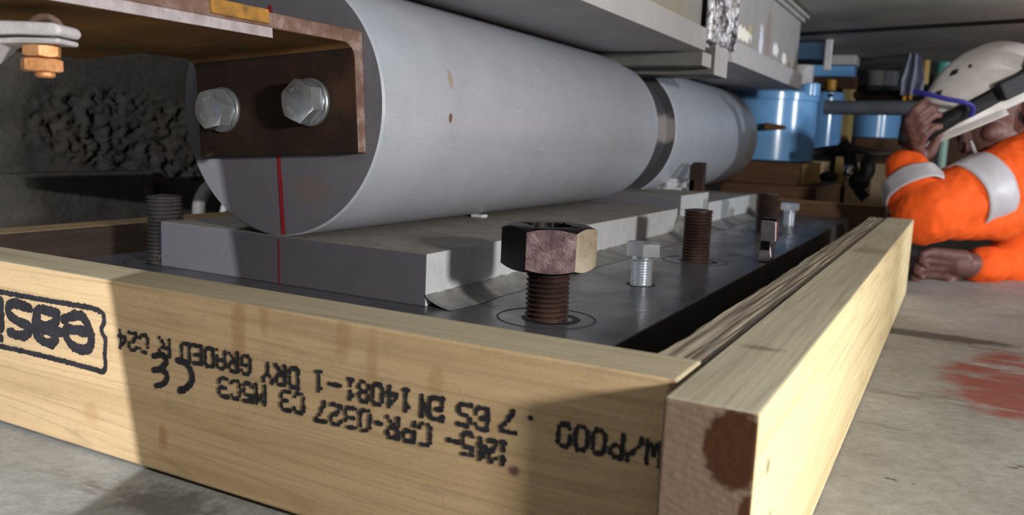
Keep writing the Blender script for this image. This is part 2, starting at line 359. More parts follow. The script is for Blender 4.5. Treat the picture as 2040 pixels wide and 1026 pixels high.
def hexhead(bm, c, a, z0, z1, rot=0, top=True, bot=False, hole=0, seg=72, fmat=None, mi=0, lobes=None):
    """chamfered hexagon, a = half across flats"""
    hr = lambda t: a/cos(((t-rot) % (pi/3))-pi/6)
    rc = a*.97; tn = .5
    def ring(f, z): return [bm.verts.new((c[0]+f(t)*cos(t), c[1]+f(t)*sin(t), c[2]+(z(f(t)) if callable(z) else z))) for t in [2*pi*i/seg+rot for i in range(seg)]]
    R = []
    hf = (lambda t: hole+(lobes*max(0, cos(2*t*2))**3 if lobes else 0))
    if hole: R.append(ring(hf, z0))
    else: R.append(ring(lambda t: a*.02, z0))
    R.append(ring(lambda t: rc, z0)) if bot else None
    R.append(ring(hr, (lambda r: z0+max(0, r-rc)*tn) if bot else z0))
    R.append(ring(hr, (lambda r: z1-max(0, r-rc)*tn) if top else z1))
    if top: R.append(ring(lambda t: rc, z1))
    R.append(ring(hf, z1) if hole else ring(lambda t: a*.02, z1))
    if hole: R.append(R[0])
    wall = 2 if bot else 1
    for j in range(len(R)-1):
        for i in range(seg):
            f = bm.faces.new((R[j][i], R[j][(i+1) % seg], R[j+1][(i+1) % seg], R[j+1][i])); f.material_index = mi
            if fmat and j == wall: f.material_index = fmat[int(i*6/seg)]
    if not hole:
        f = bm.faces.new(R[0]); f.material_index = mi; f = bm.faces.new(R[-1]); f.material_index = mi
def orient(bm, c, to):
    """turn a bmesh built around +z at point c so that +z points along `to`"""
    q = V((0, 0, 1)).rotation_difference(V(to).normalized()).to_matrix().to_4x4()
    bm.transform(Matrix.Translation(V(c)) @ q @ Matrix.Translation(-V(c)))
def copy_tree(o, loc, label=None, rz=0):
    c = o.copy(); COL.objects.link(c); c.location = loc; c.rotation_euler.z = rz
    if label: c['label'] = label
    for ch in list(o.children):
        d = ch.copy(); COL.objects.link(d); d.parent = c
        for g in list(ch.children):
            e = g.copy(); COL.objects.link(e); e.parent = d
    return c
def grid(bm, f, nu, nv, mi=0):
    g = [[bm.verts.new(f(i/nu, j/nv)) for j in range(nv+1)] for i in range(nu+1)]
    for i in range(nu):
        for j in range(nv): bm.faces.new((g[i][j], g[i+1][j], g[i+1][j+1], g[i][j+1])).material_index = mi

# ------------------------------------------------------------------ setting
bm = bmesh.new(); box(bm, -2.6, 3.2, -2.2, 6.2, -.12, -.001)
tag(obj('floor', bm, 'floor'), kind='structure')
CZ = .612
bm = bmesh.new(); s0 = on('z', CZ, 1590, 66); s1 = on('z', CZ, 2040, 38); dd = (s1-s0).normalized(); nn = V((-dd.y, dd.x, 0))
def strip(bm, a, b, z0, z1):
    p = [s0+dd*-2.2+nn*a, s0+dd*2.8+nn*a, s0+dd*2.8+nn*b, s0+dd*-2.2+nn*b]; prism(bm, [V((q.x, q.y, z0)) for q in p], (0, 0, z1-z0))
strip(bm, -1.55, -.012, CZ, CZ+.05); strip(bm, .05, 4.2, CZ, CZ+.05); strip(bm, -1.5, 4.2, CZ+.05, CZ+.1)
tag(obj('ceiling', bm, 'ceil'), kind='structure')
bm = bmesh.new(); strip(bm, -.0115, .0495, CZ-.002, CZ+.045); tag(obj('gap_shade_bar', bm, 'black'), kind='structure')  # black bar put in the ceiling gap to stand for its shade
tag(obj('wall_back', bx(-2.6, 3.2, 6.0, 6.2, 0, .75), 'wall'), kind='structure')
# left concrete abutment: lower plinth with a ledge, rough spalled wall above, recess past the corner
cy, cz = .6465, .184
rub = on('x', -1.215, 265, 255)
def wallf(u, v):
    y = -.9+u*3.9; z = v*.95; x = -1.232
    n1 = noise.fractal(V((y*7, z*7, 1)), 1, 2, 5)*.005
    d = ((y-rub.y-.06)/.30)**2+((z-rub.z+.012+(y-rub.y)*.10)/.085)**2+.5*noise.noise(V((y*11, z*18, 8)))
    k = max(0, min(1, (1-d)*2.2))
    if k > 0:
        r1 = 1-abs(noise.noise(V((y*26, z*44, 5))))*2; r2 = 1-abs(noise.noise(V((y*60, z*95, 9))))*2
        x += k*(-.018+.010*r1+.010*r2+.006*noise.noise(V((y*130, z*190, 2)))+.004*noise.noise(V((y*250, z*330, 2))))
    return V((x+n1, y, z))
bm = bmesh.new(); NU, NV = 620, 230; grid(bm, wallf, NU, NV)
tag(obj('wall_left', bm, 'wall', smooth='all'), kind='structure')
bm = bmesh.new()
def plf(u, v):      # plinth: face then top ledge
    y = -.9+u*(cy+.9); t = v*1.15
    if t < 1: p = V((-1.2, y, cz*t))
    else: p = V((-1.2-(t-1)/.15*.05, y, cz))
    p.x += .003*noise.fractal(V((y*20, t*6, 1)), 1, 2, 4)*(1 if t < .99 else .5); p.z += .0016*noise.noise(V((y*16, t*3, 5)))
    return p
grid(bm, plf, 300, 46)
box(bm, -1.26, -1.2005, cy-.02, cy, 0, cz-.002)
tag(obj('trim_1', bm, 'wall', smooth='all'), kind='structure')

# ------------------------------------------------------------------ timber formwork
def board(name, x0, x1, y0, y1, z0, z1, mats, label, face, bev=.0018, warp=0):
    bm = bmesh.new(); box(bm, x0, x1, y0, y1, z0, z1, face=face)
    return tag(obj(name, bm, mats, bevel=bev), label, 'timber board')
fb = board('timber_board', -.82, 0, 0, .0505, .003, .15, ['wood_front', 'wood_top_front', 'wood_dark'], 'wide pine board in the foreground with black stamped lettering printed upside down', {'+z': 1, '+y': 2, '+x': 1})
rb = board('timber_board', .0032, .0515, -.034, 1.405, .0, .15, ['wood_side', 'wood_top_side', 'end_grain'], 'pale yellow pine board along the right, its cut end stained dark brown', {'+z': 1, '-y': 2, '-x': 1})
# rough batten: displaced top
bm = bmesh.new()
def battf(u, v):
    y = .0525+u*1.36; x = -.0285+v*.0295
    z = .1475+.0012*noise.noise(V((x*300, y*5, 0)))+.0006*noise.noise(V((x*700, y*12, 4)))
    if v == 0: x += .0016*noise.noise(V((y*30, 0, 0)))
    if u == 0: y += .003*noise.noise(V((x*500, 1, 0)))
    return V((x, y, z))
grid(bm, battf, 260, 14)
ext = bmesh.ops.extrude_edge_only(bm, edges=[e for e in bm.edges if e.is_boundary]); 
for v in [g for g in ext['geom'] if isinstance(g, bmesh.types.BMVert)]: v.co.z = .001
bmesh.ops.contextual_create(bm, geom=[e for e in bm.edges if e.is_boundary])
tag(obj('timber_batten', bm, 'wood_grey', smooth=False), 'rough weathered grey batten against the inside of the right pine board', 'timber batten')
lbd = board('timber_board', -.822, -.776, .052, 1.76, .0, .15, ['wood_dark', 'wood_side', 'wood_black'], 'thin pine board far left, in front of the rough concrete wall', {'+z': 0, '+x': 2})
bbd = board('timber_board', -.774, -.03, 1.765, 1.81, .0, .15, ['packer_brown', 'packer_gold'], 'dark cross board closing the far end of the timber frame', {'+z': 1})

# stamped lettering on the front board (ink lies on the face, printed upside down)
INKY = [-.0002]
def dot(bm, x, z, r):
    INKY[0] -= .0000004; y = INKY[0]; n = 8; a0 = random.random()*6
    bm.faces.new([bm.verts.new((x+r*cos(a0-2*pi*i/n)*random.uniform(.85, 1.15), y, z+r*sin(a0-2*pi*i/n)*random.uniform(.85, 1.15))) for i in range(n)])
def stroke(bm, pts, r, s=.2534, oy=560):
    P = smooth_path([V((p[0]*s, oy+p[1]*s, 0)) for p in pts], 8)
    Q = [on('y', 0, p.x, p.y) for p in P]
    for a, b in zip(Q, Q[1:]):
        n = max(1, int((b-a).length/.0009))
        for k in range(n):
            c = a.lerp(b, k/n); dot(bm, c.x+random.gauss(0, .00022), c.z+random.gauss(0, .00022), r*random.uniform(.86, 1.1))
def inkobj(name, bm, lab): tag(obj(name, bm, 'ink', fb), lab)
bm = bmesh.new()
for s_ in ([(500, 305), (560, 278), (640, 275), (690, 340), (718, 440), (700, 530), (620, 530), (545, 480), (515, 388), (600, 385), (700, 405)],
           [(450, 250), (330, 225), (298, 240), (300, 330), (350, 352), (425, 340), (448, 290), (440, 240)], [(285, 240), (278, 400), (330, 465), (400, 490), (445, 455)], [(298, 372), (480, 405)],
           [(238, 215), (120, 175), (70, 200), (75, 260), (150, 320), (225, 350), (228, 400), (170, 432), (70, 400)], [(8, 150), (12, 250), (10, 385)]): stroke(bm, s_, .0045)
stroke(bm, [(8, 445), (12, 455)], .0035)
inkobj('stamped_letters', bm, 'large stamped letters reading easi upside down')
bm = bmesh.new()
for a in ([(-400, 20), (0, 85), (250, 130), (500, 172), (720, 208)], [(720, 208), (800, 245), (822, 310), (800, 385), (832, 470), (825, 570), (833, 670), (812, 712)], [(812, 712), (600, 655), (300, 578), (0, 510), (-400, 420)]): stroke(bm, a, .0023)
inkobj('stamped_frame', bm, 'stamped rounded frame line')
bm = bmesh.new()
stroke(bm, [(1215, 590), (1285, 580), (1312, 640), (1262, 690), (1208, 695)], .0026); stroke(bm, [(1262, 690), (1318, 730), (1300, 800), (1225, 822)], .0026)
stroke(bm, [(1400, 622), (1470, 650), (1515, 740), (1498, 815), (1405, 872)], .0027)
inkobj('stamped_mark', bm, 'stamped conformity mark of two rounded letters')
FONT = {'0': 'E11111E', '1': '', }
G = {'W': '10001 10001 10001 10101 10101 11011 10001', 'P': '11110 10001 10001 11110 10000 10000 10000', '0': '01110 10001 10001 10001 10001 10001 01110', '/': '00001 00001 00010 00100 01000 10000 10000',
 'B': '11110 10001 10001 11110 10001 10001 11110', 'S': '01111 10000 10000 01110 00001 00001 11110', 'E': '11111 10000 10000 11110 10000 10000 11111', 'N': '10001 11001 10101 10101 10011 10001 10001',
 '1': '00100 01100 00100 00100 00100 00100 01110', '4': '00010 00110 01010 10010 11111 00010 00010', '8': '01110 10001 10001 01110 10001 10001 01110', '-': '00000 00000 00000 11111 00000 00000 00000',
 'D': '11110 10001 10001 10001 10001 10001 11110', 'R': '11110 10001 10001 11110 10100 10010 10001', 'Y': '10001 10001 01010 00100 00100 00100 00100', 'G': '01110 10001 10000 10111 10001 10001 01110',
 'A': '01110 10001 10001 11111 10001 10001 10001', 'C': '01110 10001 10000 10000 10000 10001 01110', '2': '01110 10001 00001 00110 01000 10000 11111', 'M': '10001 11011 10101 10101 10001 10001 10001',
 '5': '11111 10000 11110 00001 00001 10001 01110', '3': '11110 00001 00001 01110 00001 00001 11110', '7': '11111 00001 00010 00100 00100 01000 01000', ':': '00000 00100 00000 00000 00000 00100 00000', ' ': '0 0 0 0 0 0 0'}
def word(bm, txt, pr, pl, pc, h=.0135, slope=.205, keep=.97):
    xm = (pr+pl)/2; A = on('y', 0, pr, pc+(pr-xm)*slope); B = on('y', 0, pl, pc+(pl-xm)*slope); n = len(txt)
    for i, ch in enumerate(txt):
        for r, row in enumerate(G[ch].split()):
            for c, b in enumerate(row):
                if b == '1' and random.random() < keep:
                    t = (i+(c+.5)/6)/n; p = A.lerp(B, t); dot(bm, p.x+random.gauss(0, .0002), p.z+(r-3)/6*h+random.gauss(0, .0002), .00165*random.uniform(.8, 1.25))
bm = bmesh.new()
for w in (('W/P000', 1318, 1105, 884), (':7', 1075, 990, 842), ('BS', 976, 906, 829), ('EN', 884, 836, 812), ('14081', 822, 684, 785), ('-1', 682, 618, 762), ('DRY', 598, 520, 747), ('GRADED', 502, 358, 714), ('R', 342, 312, 692), ('C24', 298, 232, 680)): word(bm, *w)
inkobj('stamped_text', bm, 'upper line of small dotted stamped text')
bm = bmesh.new()
for w in (('124', 1012, 950, 898), ('5-', 946, 888, 880), ('CPR', 862, 766, 858), ('-', 764, 744, 842), ('0327', 742, 626, 828), ('C3', 609, 556, 800), ('M5C3', 532, 433, 778)): word(bm, *w)
inkobj('stamped_text', bm, 'lower line of small dotted stamped text')

# ------------------------------------------------------------------ lower bearing
ZB, ZP = .168, .119; XR, XL = -.296, -.645; RX, RR = -.477, .1295
bb = empty('lower_bearing', (RX, .9, 0), 'grey steel bearing base plate with stepped track block under the roller', 'bearing base')
bm = bmesh.new(); box(bm, -.748, -.100, .12, 1.72, .062, ZP, face={'+x': 1, '-y': 1})
bmesh.ops.subdivide_edges(bm, edges=[], cuts=1)
obj('base_plate', bm, ['plate', 'plate_edge'], bb, bevel=.0015)
# scribed washer circle + hole shown at each stud
def track(name, x0, x1, y0, y1, z1, par, notch=True):
    bm = bmesh.new(); pts = [V((x0, y0, ZP)), V((x1, y0, ZP)), V((x1, y0, z1)), V((x0, y0, z1))]
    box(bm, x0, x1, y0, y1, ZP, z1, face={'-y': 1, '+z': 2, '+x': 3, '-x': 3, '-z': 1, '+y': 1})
    return obj(name, bm, ['grey_paint', 'block_front_shaded', 'block_top', 'block_side_lit'], par, bevel=.0012)
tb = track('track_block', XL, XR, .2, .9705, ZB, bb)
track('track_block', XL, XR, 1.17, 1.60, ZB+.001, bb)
bm = bmesh.new(); box(bm, XL, XR, .987, 1.164, ZP, .189, face={'-y': 1, '+z': 2, '+x': 3}); obj('guide_block', bm, ['grey_paint', 'block_front_shaded', 'block_top', 'block_side_lit'], bb, bevel=.001)
def fillet(y0, y1, x=XR, s=1, w=.034, h=.011):
    bm = bmesh.new(); n = max(4, int((y1-y0)/.006))
    def f(u, v):
        y = y0+u*(y1-y0); t = v; c = .0012*noise.noise(V((y*60, v*3, s)))
        return V((x+s*(w*t**1.3*(.9+.12*noise.noise(V((y*22, 3, s))))), y, ZP+.0004+(h+c)*(1-t)**1.6+c*.3*(1-t)))
    grid(bm, f, n, 8)
    return bm
obj('weld_bead', fillet(.199, .968), 'weld', bb, smooth='all'); obj('weld_bead', fillet(1.0, 1.16), 'weld', bb, smooth='all'); obj('weld_bead', fillet(1.17, 1.6), 'weld', bb, smooth='all')
obj('weld_bead', fillet(.199, 1.0, XL, -1), 'weld', bb, smooth='all')
# greenish grout lump between the blocks
bm = bmesh.new(); bmesh.ops.create_icosphere(bm, subdivisions=4, radius=1)
for v in bm.verts: v.co *= 1+.18*noise.noise(v.co*2.2)
bm.transform(Matrix.Translation((XR+.005, .975, ZP+.012)) @ Matrix.Diagonal((.026, .022, .024, 1)))
tag(obj('weld_lump', bm, 'weld', bb, smooth='all'), 'rounded grey green lump at the joint between the track blocks')
# rusty keep plate with upright tab standing on the guide block
kp = empty('keep_plate', (-.34, 1.24, .169), 'rusty steel keep plate with an upright tab beside the far half of the roller', 'steel plate')
bm = bmesh.new(); q0 = (-.50, 1.166); box(bm, -.50, -.334, 1.195, 1.211, .169, .2085); obj('plate', bm, 'burnt', kp, bevel=.001)
bm = bmesh.new(); prism(bm, [V((-.345, 1.195, .169)), V((-.318, 1.195, .169)), V((-.318, 1.195, .243)), V((-.338, 1.195, .243)), V((-.345, 1.195, .236))], (0, .022, 0)); obj('tab', bm, 'rust_dark', kp, bevel=.001)

# ------------------------------------------------------------------ studs, bolts
def stud(x, y, top, label, mat='thread'):
    e = empty('anchor_stud', (x, y, ZP), label, 'threaded stud', 'anchor studs through the base plate')
    bm = bmesh.new(); thread(bm, (x, y), .0195, ZP-.0005, top, .0043, .0024); obj('threaded_rod', bm, mat, e, smooth=True)
    bm = bmesh.new(); lathe(bm, [(.0196, ZP+.0003), (.026, ZP+.0003), (.026, ZP+.0001)], (x+.0045, y, 0), caps=False); obj('hole_shadow_gap', bm, 'black', e).name = 'clearance_hole'
    bm = bmesh.new(); lathe(bm, [(.0425, ZP+.0002), (.0432, ZP+.0005), (.0438, ZP+.0005), (.0443, ZP+.0002)], (x, y, 0), caps=False, seg=64); obj('washer_mark', bm, 'plate_edge', e)
    return e
stud(-.187, .2290, .186, 'rusty threaded stud carrying the black hexagon die nut, nearest the camera')
stud(-.186, .6995, .189, 'rusty bare threaded stud in the middle of the plate, just behind the first zinc bolt')
stud(-.187, 1.174, .193, 'dark threaded stud furthest away, behind the small leaning steel piece')
stud(-.6605, .2197, .194, 'dark threaded stud with domed top at the left end of the track block', 'thread_dark')
dn = empty('die_nut', (-.1895, .2325, .163), 'large black hexagon die nut with worn pinkish face on the nearest stud', 'die nut')
bm = bmesh.new(); fa = R_(-62)
hexhead(bm, (-.1895, .2325, 0), .0365, .163, .2015, rot=fa-pi/6, top=True, bot=True, hole=.0195, lobes=.0105, seg=96, fmat=[1, 2, 0, 0, 0, 0])
obj('die_body', bm, ['die_black', 'die_face', 'die_lit_facet'], dn, smooth=True)
def hexbolt(x, y, label, seed=0, edge=0):
    e = empty('hex_bolt', (x, y, ZP), label, 'bolt', 'zinc jacking bolts standing in the base plate')
    bm = bmesh.new(); thread(bm, (x, y), .0122, ZP-.0005, .1525, .003, .0016, seg=32); lathe(bm, [(.0117, .148), (.0122, .1483), (.0122, .1535)], (x, y, 0)); obj('shank', bm, 'zinc', e, smooth=True)
    bm = bmesh.new(); hexhead(bm, (x, y, 0), .0180, .1525, .1670, rot=edge, top=True); obj('head', bm, 'zinc', e, smooth=True)
    bm = bmesh.new(); lathe(bm, [(.0125, ZP+.0003), (.0165, ZP+.0003), (.0165, ZP+.0001)], (x, y, 0), caps=False); obj('clearance_hole', bm, 'black', e)
    return e
hexbolt(-.1795, .4587, 'bright zinc hex bolt standing beside the large die nut', edge=R_(-71))
hexbolt(-.1805, 1.3747, 'bright zinc hex bolt at the far end of the plate beyond the last stud', edge=R_(-80))
bm = bmesh.new(); box(bm, -.448, -.430, .534, .548, ZB+.0002, ZB+.0042)
tag(obj('metal_shim', bm, 'galv', bevel=.0008, origin=(-.439, .541, ZB)), 'tiny bright metal shim lying on the track block against the underside of the roller', 'shim')
# small leaning steel piece near the plate edge
def P3(px, py): 
    q = on('y', .7641, px, py); return q
lp = empty('steel_dog', (-.104, .764, ZP), 'small stepped bright steel piece standing by the plate edge in front of the far stud', 'steel piece')
pts = [P3(1510, 521), P3(1537, 521), P3(1539, 512), P3(1537, 492), P3(1548, 480), P3(1549, 441), P3(1519, 437), P3(1517, 470), P3(1516, 478), P3(1514, 500)]
bm = bmesh.new(); prism(bm, [V((p.x, .757, max(p.z, ZP+.0004))) for p in pts], (0, .016, 0)); obj('body', bm, 'bright_steel', lp, bevel=.0012)
bm = bmesh.new(); a, b = P3(1519, 478), P3(1536, 498); box(bm, a.x, b.x, .7535, .757, b.z, a.z); obj('step', bm, 'die_black', lp, bevel=.0006)
bm = bmesh.new(); a, b = P3(1518, 434), P3(1549, 441); box(bm, a.x, b.x, .757, .773, b.z, a.z+.001); obj('cap', bm, 'die_black', lp, bevel=.0006)

# ------------------------------------------------------------------ roller
rl = empty('roller', (RX, .2, ZB), 'huge grey painted steel roller lying on the track block', 'roller')
bm = bmesh.new(); c = (RX, 0, ZB+RR)
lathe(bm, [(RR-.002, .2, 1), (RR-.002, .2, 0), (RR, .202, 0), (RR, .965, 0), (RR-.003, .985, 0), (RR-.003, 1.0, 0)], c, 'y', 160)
obj('roller_drum', bm, ['roller_side', 'roller_face_shaded'], rl, smooth=True)
bm = bmesh.new(); lathe(bm, [(RR-.018, .999), (RR-.018, 1.101)], c, 'y', 128); obj('groove', bm, 'groove', rl, smooth=True)
bm = bmesh.new(); lathe(bm, [(RR-.002, 1.1, 1), (RR, 1.102, 0), (RR, 1.795, 0), (RR-.003, 1.8, 0)], c, 'y', 128); obj('roller_drum', bm, ['roller_side', 'groove'], rl, smooth=True)
def paintline(x_top, z_top, x_bot, z_bot, y, w):
    bm = bmesh.new(); n = 30; L = []; Rr = []
    for i in range(n+1):
        t = i/n; x = x_top+(x_bot-x_top)*t; z = z_top+(z_bot-z_top)*t; j = .0006*noise.noise(V((t*14, z_top, 0))); k = w*(1+.25*noise.noise(V((t*20, 4, z_top))))
        L.append(bm.verts.new((x-k+j, y, z))); Rr.append(bm.verts.new((x+k+j, y, z)))
    for i in range(n): bm.faces.new((L[i], Rr[i], Rr[i+1], L[i+1]))
    return bm
p0 = on('y', .2, 538, 10); p1 = on('y', .2, 555, 300); p2 = on('y', .2, 565, 467)
tag(obj('painted_line', paintline(p0.x, p0.z, p2.x, p2.z, .1996, .0024), 'red', rl), 'red painted centre line on the roller end')
p3 = on('y', .2, 556, 474); p4 = on('y', .2, 557, 590)
tag(obj('painted_line', paintline(p3.x, p3.z-.001, p4.x, .12, .1996, .0009), 'red', tb), 'thin red centre line')

# ------------------------------------------------------------------ rusty angle bracket
br = empty('steel_angle', (-.4735, .2, .303), 'rusty brown steel angle bolted across the end of the grey roller', 'steel angle')
ang = R_(4.0); XA = -.3735
def tilt(bm):   # rolls the bracket about the corner (x = XA) in the roller end plane
    bm.transform(Matrix.Translation((XA, 0, .3665)) @ Matrix.Rotation(-ang, 4, 'Y') @ Matrix.Translation((-XA, 0, -.3665)))
t = .0125; y1 = .2; y0 = .2-t; zt = .3665
wA = .2035; sec = [V((XA, y1, zt)), V((XA, y0-.26, zt)), V((XA, y0-.26, zt-t)), V((XA, y0-.014, zt-t))]
for k in range(1, 9): a = k/8*pi/2; sec.append(V((XA, y0-.014+.014*sin(a), zt-t-.014+.014*cos(a))))
sec += [V((XA, y0, zt-.111)), V((XA, y1, zt-.111))]
bm = bmesh.new(); fs = prism(bm, sec, (-wA, 0, 0), 0); fs[0].material_index = 1
for f in fs[2:]:
    f.normal_update()
    if all(v.co.z > zt-t-.006 for v in f.verts): f.material_index = 2
tilt(bm); obj('angle_section', bm, ['rust_dark', 'rust_edge', 'rust_orange'], br, bevel=.0015)
bm = bmesh.new(); box(bm, XA-.228, XA+.0015, -.42, .082, zt-.0205, zt-t-.0002, face={'+x': 1, '+y': 0}); tilt(bm); tag(obj('flat_bar', bm, ['rust_orange', 'rust_grey_edge'], br), 'grey edged flat bar under the flange')
bm = bmesh.new(); box(bm, XA-.012, XA+.0022, .02, .079, zt-.010, zt+.0012); tilt(bm); tag(obj('weld_strip', bm, 'orange_strip', br, bevel=.001), 'orange rusted strip along the flange edge')
for (px, py, ro) in ((446, 219, 12), (620, 204, 40)):
    q = on('y', y0, px, py); 
    e = obj('bolt_washer', (lambda b: (lathe(b, [(.0222, 0), (.0225, .0008), (.0225, .0032), (.0218, .004)], q), orient(b, q, (0, -1, 0)), b)[2])(bmesh.new()), 'zinc_dull', br, smooth=True)
    b = bmesh.new(); c = V((q.x, y0-.004, q.z)); lathe(b, [(.0175, 0), (.0178, .0005), (.0178, .0015)], c); hexhead(b, c, .0180, .0012, .0165, rot=R_(ro), top=True)
    orient(b, c, (0, -1, 0)); h = obj('hex_head', b, 'zinc', br, smooth=True)
    b = bmesh.new(); yy = y0-.004-.0165
    random.seed(int(px))
    for k in range(9):
        for a in (R_(35+k*11), R_(215+k*11)):
            rr_ = .0125; x = q.x+rr_*cos(a); z = q.z+rr_*sin(a)
            if k % 3 != 2: lathe(b, [(.0009, 0), (.0005, .0005)], (0, 0, 0), seg=6); 
            for v in b.verts[:] if False else []: pass
    b.free(); b = bmesh.new()
    for k in range(10):
        for a in (R_(30+k*11), R_(205+k*11)):
            if k in (4,): continue
            x = q.x+.0125*cos(a); z = q.z+.0125*sin(a); r_ = random.uniform(.0005, .0009)
            lathe(b, [(r_, yy+.0002), (r_*.6, yy-.0005)], (x, 0, z), axis='y', seg=8)
            if random.random() < .7: lathe(b, [(r_, yy+.0002), (r_*.6, yy-.0005)], (q.x+.0108*cos(a), 0, q.z+.0108*sin(a)), axis='y', seg=8)
    tag(obj('head_stamp', b, 'zinc', h), 'raised stamped marks on the bolt head')

# ------------------------------------------------------------------ galvanised clamp with orange bolt (top left, close)
dC = .53
ccl = at(86, 100, dC)
cl = empty('beam_clamp', ccl, 'galvanised strap clamp with an orange rusty bolt hanging under the flange at top left', 'clamp')
bas = Matrix((rt, up, -fw)).transposed()
rx = V((rt.x, rt.y, 0)).normalized(); ry = V((0, 0, 1)).cross(rx)
def cpt(px, py): 
    d = ray(px, py); n_ = ry; return CAM + d*((ccl-CAM).dot(n_)/d.dot(n_))
def slab(name, top, botm, depth, mat, bev=.002):
    bm = bmesh.new(); pts = [cpt(*p) for p in top]+[cpt(*p) for p in botm[::-1]]
    prism(bm, [p-ry*depth/2 for p in pts], ry*depth); return obj(name, bm, mat, cl, bevel=bev)
slab('upper_strap', [(-160, 36), (0, 45), (60, 47), (125, 50), (137, 54), (142, 63)], [(-160, 66), (0, 74), (60, 73), (125, 76), (136, 75), (142, 70)], .028, 'galv')
slab('lower_strap', [(-120, 150), (-30, 118), (-5, 92), (12, 80), (60, 78), (138, 80)], [(-120, 166), (-30, 132), (2, 105), (20, 90), (60, 89), (138, 91)], .026, 'galv')
bm = bmesh.new(); cc = cpt(90, 60); rr_ = (cpt(126, 60)-cc).length*.85
tube(bm, [cc+rx*rr_*cos(a)+V((0, 0, 1))*rr_*.82*sin(a) for a in [R_(5+k*8.5) for k in range(21)]], .0024, 10); obj('shackle_ring', bm, 'rust_edge', cl, smooth=True)
for (pa, pb, aw, ro) in ((91, 114, .0098, .3), (117, 143, .0108, .65)):
    a_ = cpt(84, pb); b_ = cpt(84, pa); bm = bmesh.new(); hexhead(bm, a_, aw, 0, b_.z-a_.z, rot=ro, top=True, bot=True); obj('hex_nut', bm, 'copper', cl, smooth=True)
bm = bmesh.new(); a_ = cpt(90, 155); b_ = cpt(90, 142); lathe(bm, [(.0045, 0), (.0058, .0010), (.0058, b_.z-a_.z)], a_); obj('bolt_end', bm, 'copper', cl, smooth=True)

# ------------------------------------------------------------------ upper bearing
ub = empty('upper_bearing', (RX, .9, .426), 'grey painted steel top bearing assembly pressing down on the roller', 'bearing top')
XU = -.2615; XUL = 2*RX-XU; ZU = ZB+2*RR
def upb(name, x0, x1, y0, y1, z0, z1, mat='bear_grey', bev=.0012, face=None): return obj(name, bx(x0, x1, y0, y1, z0, z1, face=face), mat, ub, bevel=bev)
upb('sole_plate', XUL, XU, .26, .945, ZU+.0005, .463); upb('sole_plate', XUL, XU, 1.128, 1.862, ZU+.0005, .467)
DF = ['bear_grey', 'shaded_steel']
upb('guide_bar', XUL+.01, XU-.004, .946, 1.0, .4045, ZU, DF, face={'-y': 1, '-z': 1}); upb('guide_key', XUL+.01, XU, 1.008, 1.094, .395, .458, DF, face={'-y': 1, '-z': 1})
upb('spacer_plate', XUL+.02, XU-.010, .97, 1.13, .438, .47, 'burnt')
upb('web_box', XUL+.03, -.275, .30, .955, .4635, .60, 'girder'); upb('web_box', XUL+.03, XU-.004, 1.142, 1.80, .4675, .597, 'girder')
bm = bmesh.new(); box(bm, XUL, XU+.012, 1.10, 1.825, .5975, .606); box(bm, XUL+.02, XU+.004, 1.10, 1.815, .588, .5975); obj('top_flange', bm, 'girder', ub, bevel=.001)
bm = bmesh.new()
def torn(u, v):
    y = .95+u*.175; z = .400+v*.205; a = noise.noise(V((y*45, z*30, 2))); b = noise.noise(V((y*110, z*90, 7)))
    k = min(1, min(u, 1-u)*6)*min(1, (1-v)*8)*min(1, max(0, v-.22)*6)
    return V((XU-.004+k*(.012*a+.008*b-.002), y, z))
grid(bm, lambda u, v: torn(u, .22+.78*v), 60, 80)
tag(obj('torn_weld', bm, 'burnt', ub, smooth='all', mods=[('SOLIDIFY', dict(thickness=.01, offset=-1))]), 'flame cut ragged silvery and black weld metal between the two plates')
# ------------------------------------------------------------------ hose behind roller
bm = bmesh.new(); pts = [on('x', -1.02, *p) for p in ((396, 430), (398, 402), (408, 380), (424, 366), (446, 360), (480, 370), (505, 400))]
pts = [V((p.x, p.y, p.z)) for p in pts]; pts[0].z = max(pts[0].z, .09)
pts = [pts[0]+V((0, 0, -.08))]+pts+[pts[-1]+V((0, .02, -.09))]
tube(bm, smooth_path(pts, 8), .011, 12); e = empty('hose', pts[0], 'pale grey hose looping behind the lower left of the roller', 'hose'); obj('outer_hose', bm, 'hose', e, smooth=True)
bm = bmesh.new(); tube(bm, smooth_path([p+V((.02, .035, -.012)) for p in pts], 8), .006, 10); tag(obj('inner_cable', bm, 'white', e, smooth=True), 'thin white cable')

# ------------------------------------------------------------------ background jacks, packers, pipes
def cyl(name, px0, px1, py0, py1, y, mat, label, cat, group=None, cap=None, seg=64):
    """upright cylinder filling px0..px1 / py0..py1 at distance y"""
    a = on('y', y, px0, (py0+py1)/2); b = on('y', y, px1, (py0+py1)/2); c = (a+b)/2; r = (b-a).length/2*.9
    zb = max(0, on('y', y-r, (px0+px1)/2, py1).z); zt_ = on('y', y-r, (px0+px1)/2, py0).z
    e = empty(name, (c.x, y, zb), label, cat, group)
    bm = bmesh.new(); lathe(bm, [(r-.003, zb), (r, zb+.003), (r, zt_-.003), (r-.003, zt_)], (c.x, y, 0), seg=seg); obj('barrel', bm, mat, e, smooth=True)
    return e, c.x, r, zb, zt_
e, jx, jr, jz, jt = cyl('hydraulic_jack', 1442, 1634, 196, 320, 2.25, 'blue', 'large bright blue hydraulic jack behind the far end of the roller', 'jack', 'blue hydraulic jacks')
bm = bmesh.new(); lathe(bm, [(jr-.006, jt-.001), (jr+.004, jt), (jr+.004, jt+.020), (jr-.004, jt+.026)], (jx, 2.25, 0), seg=64); obj('collar', bm, 'blue', e, smooth=True)
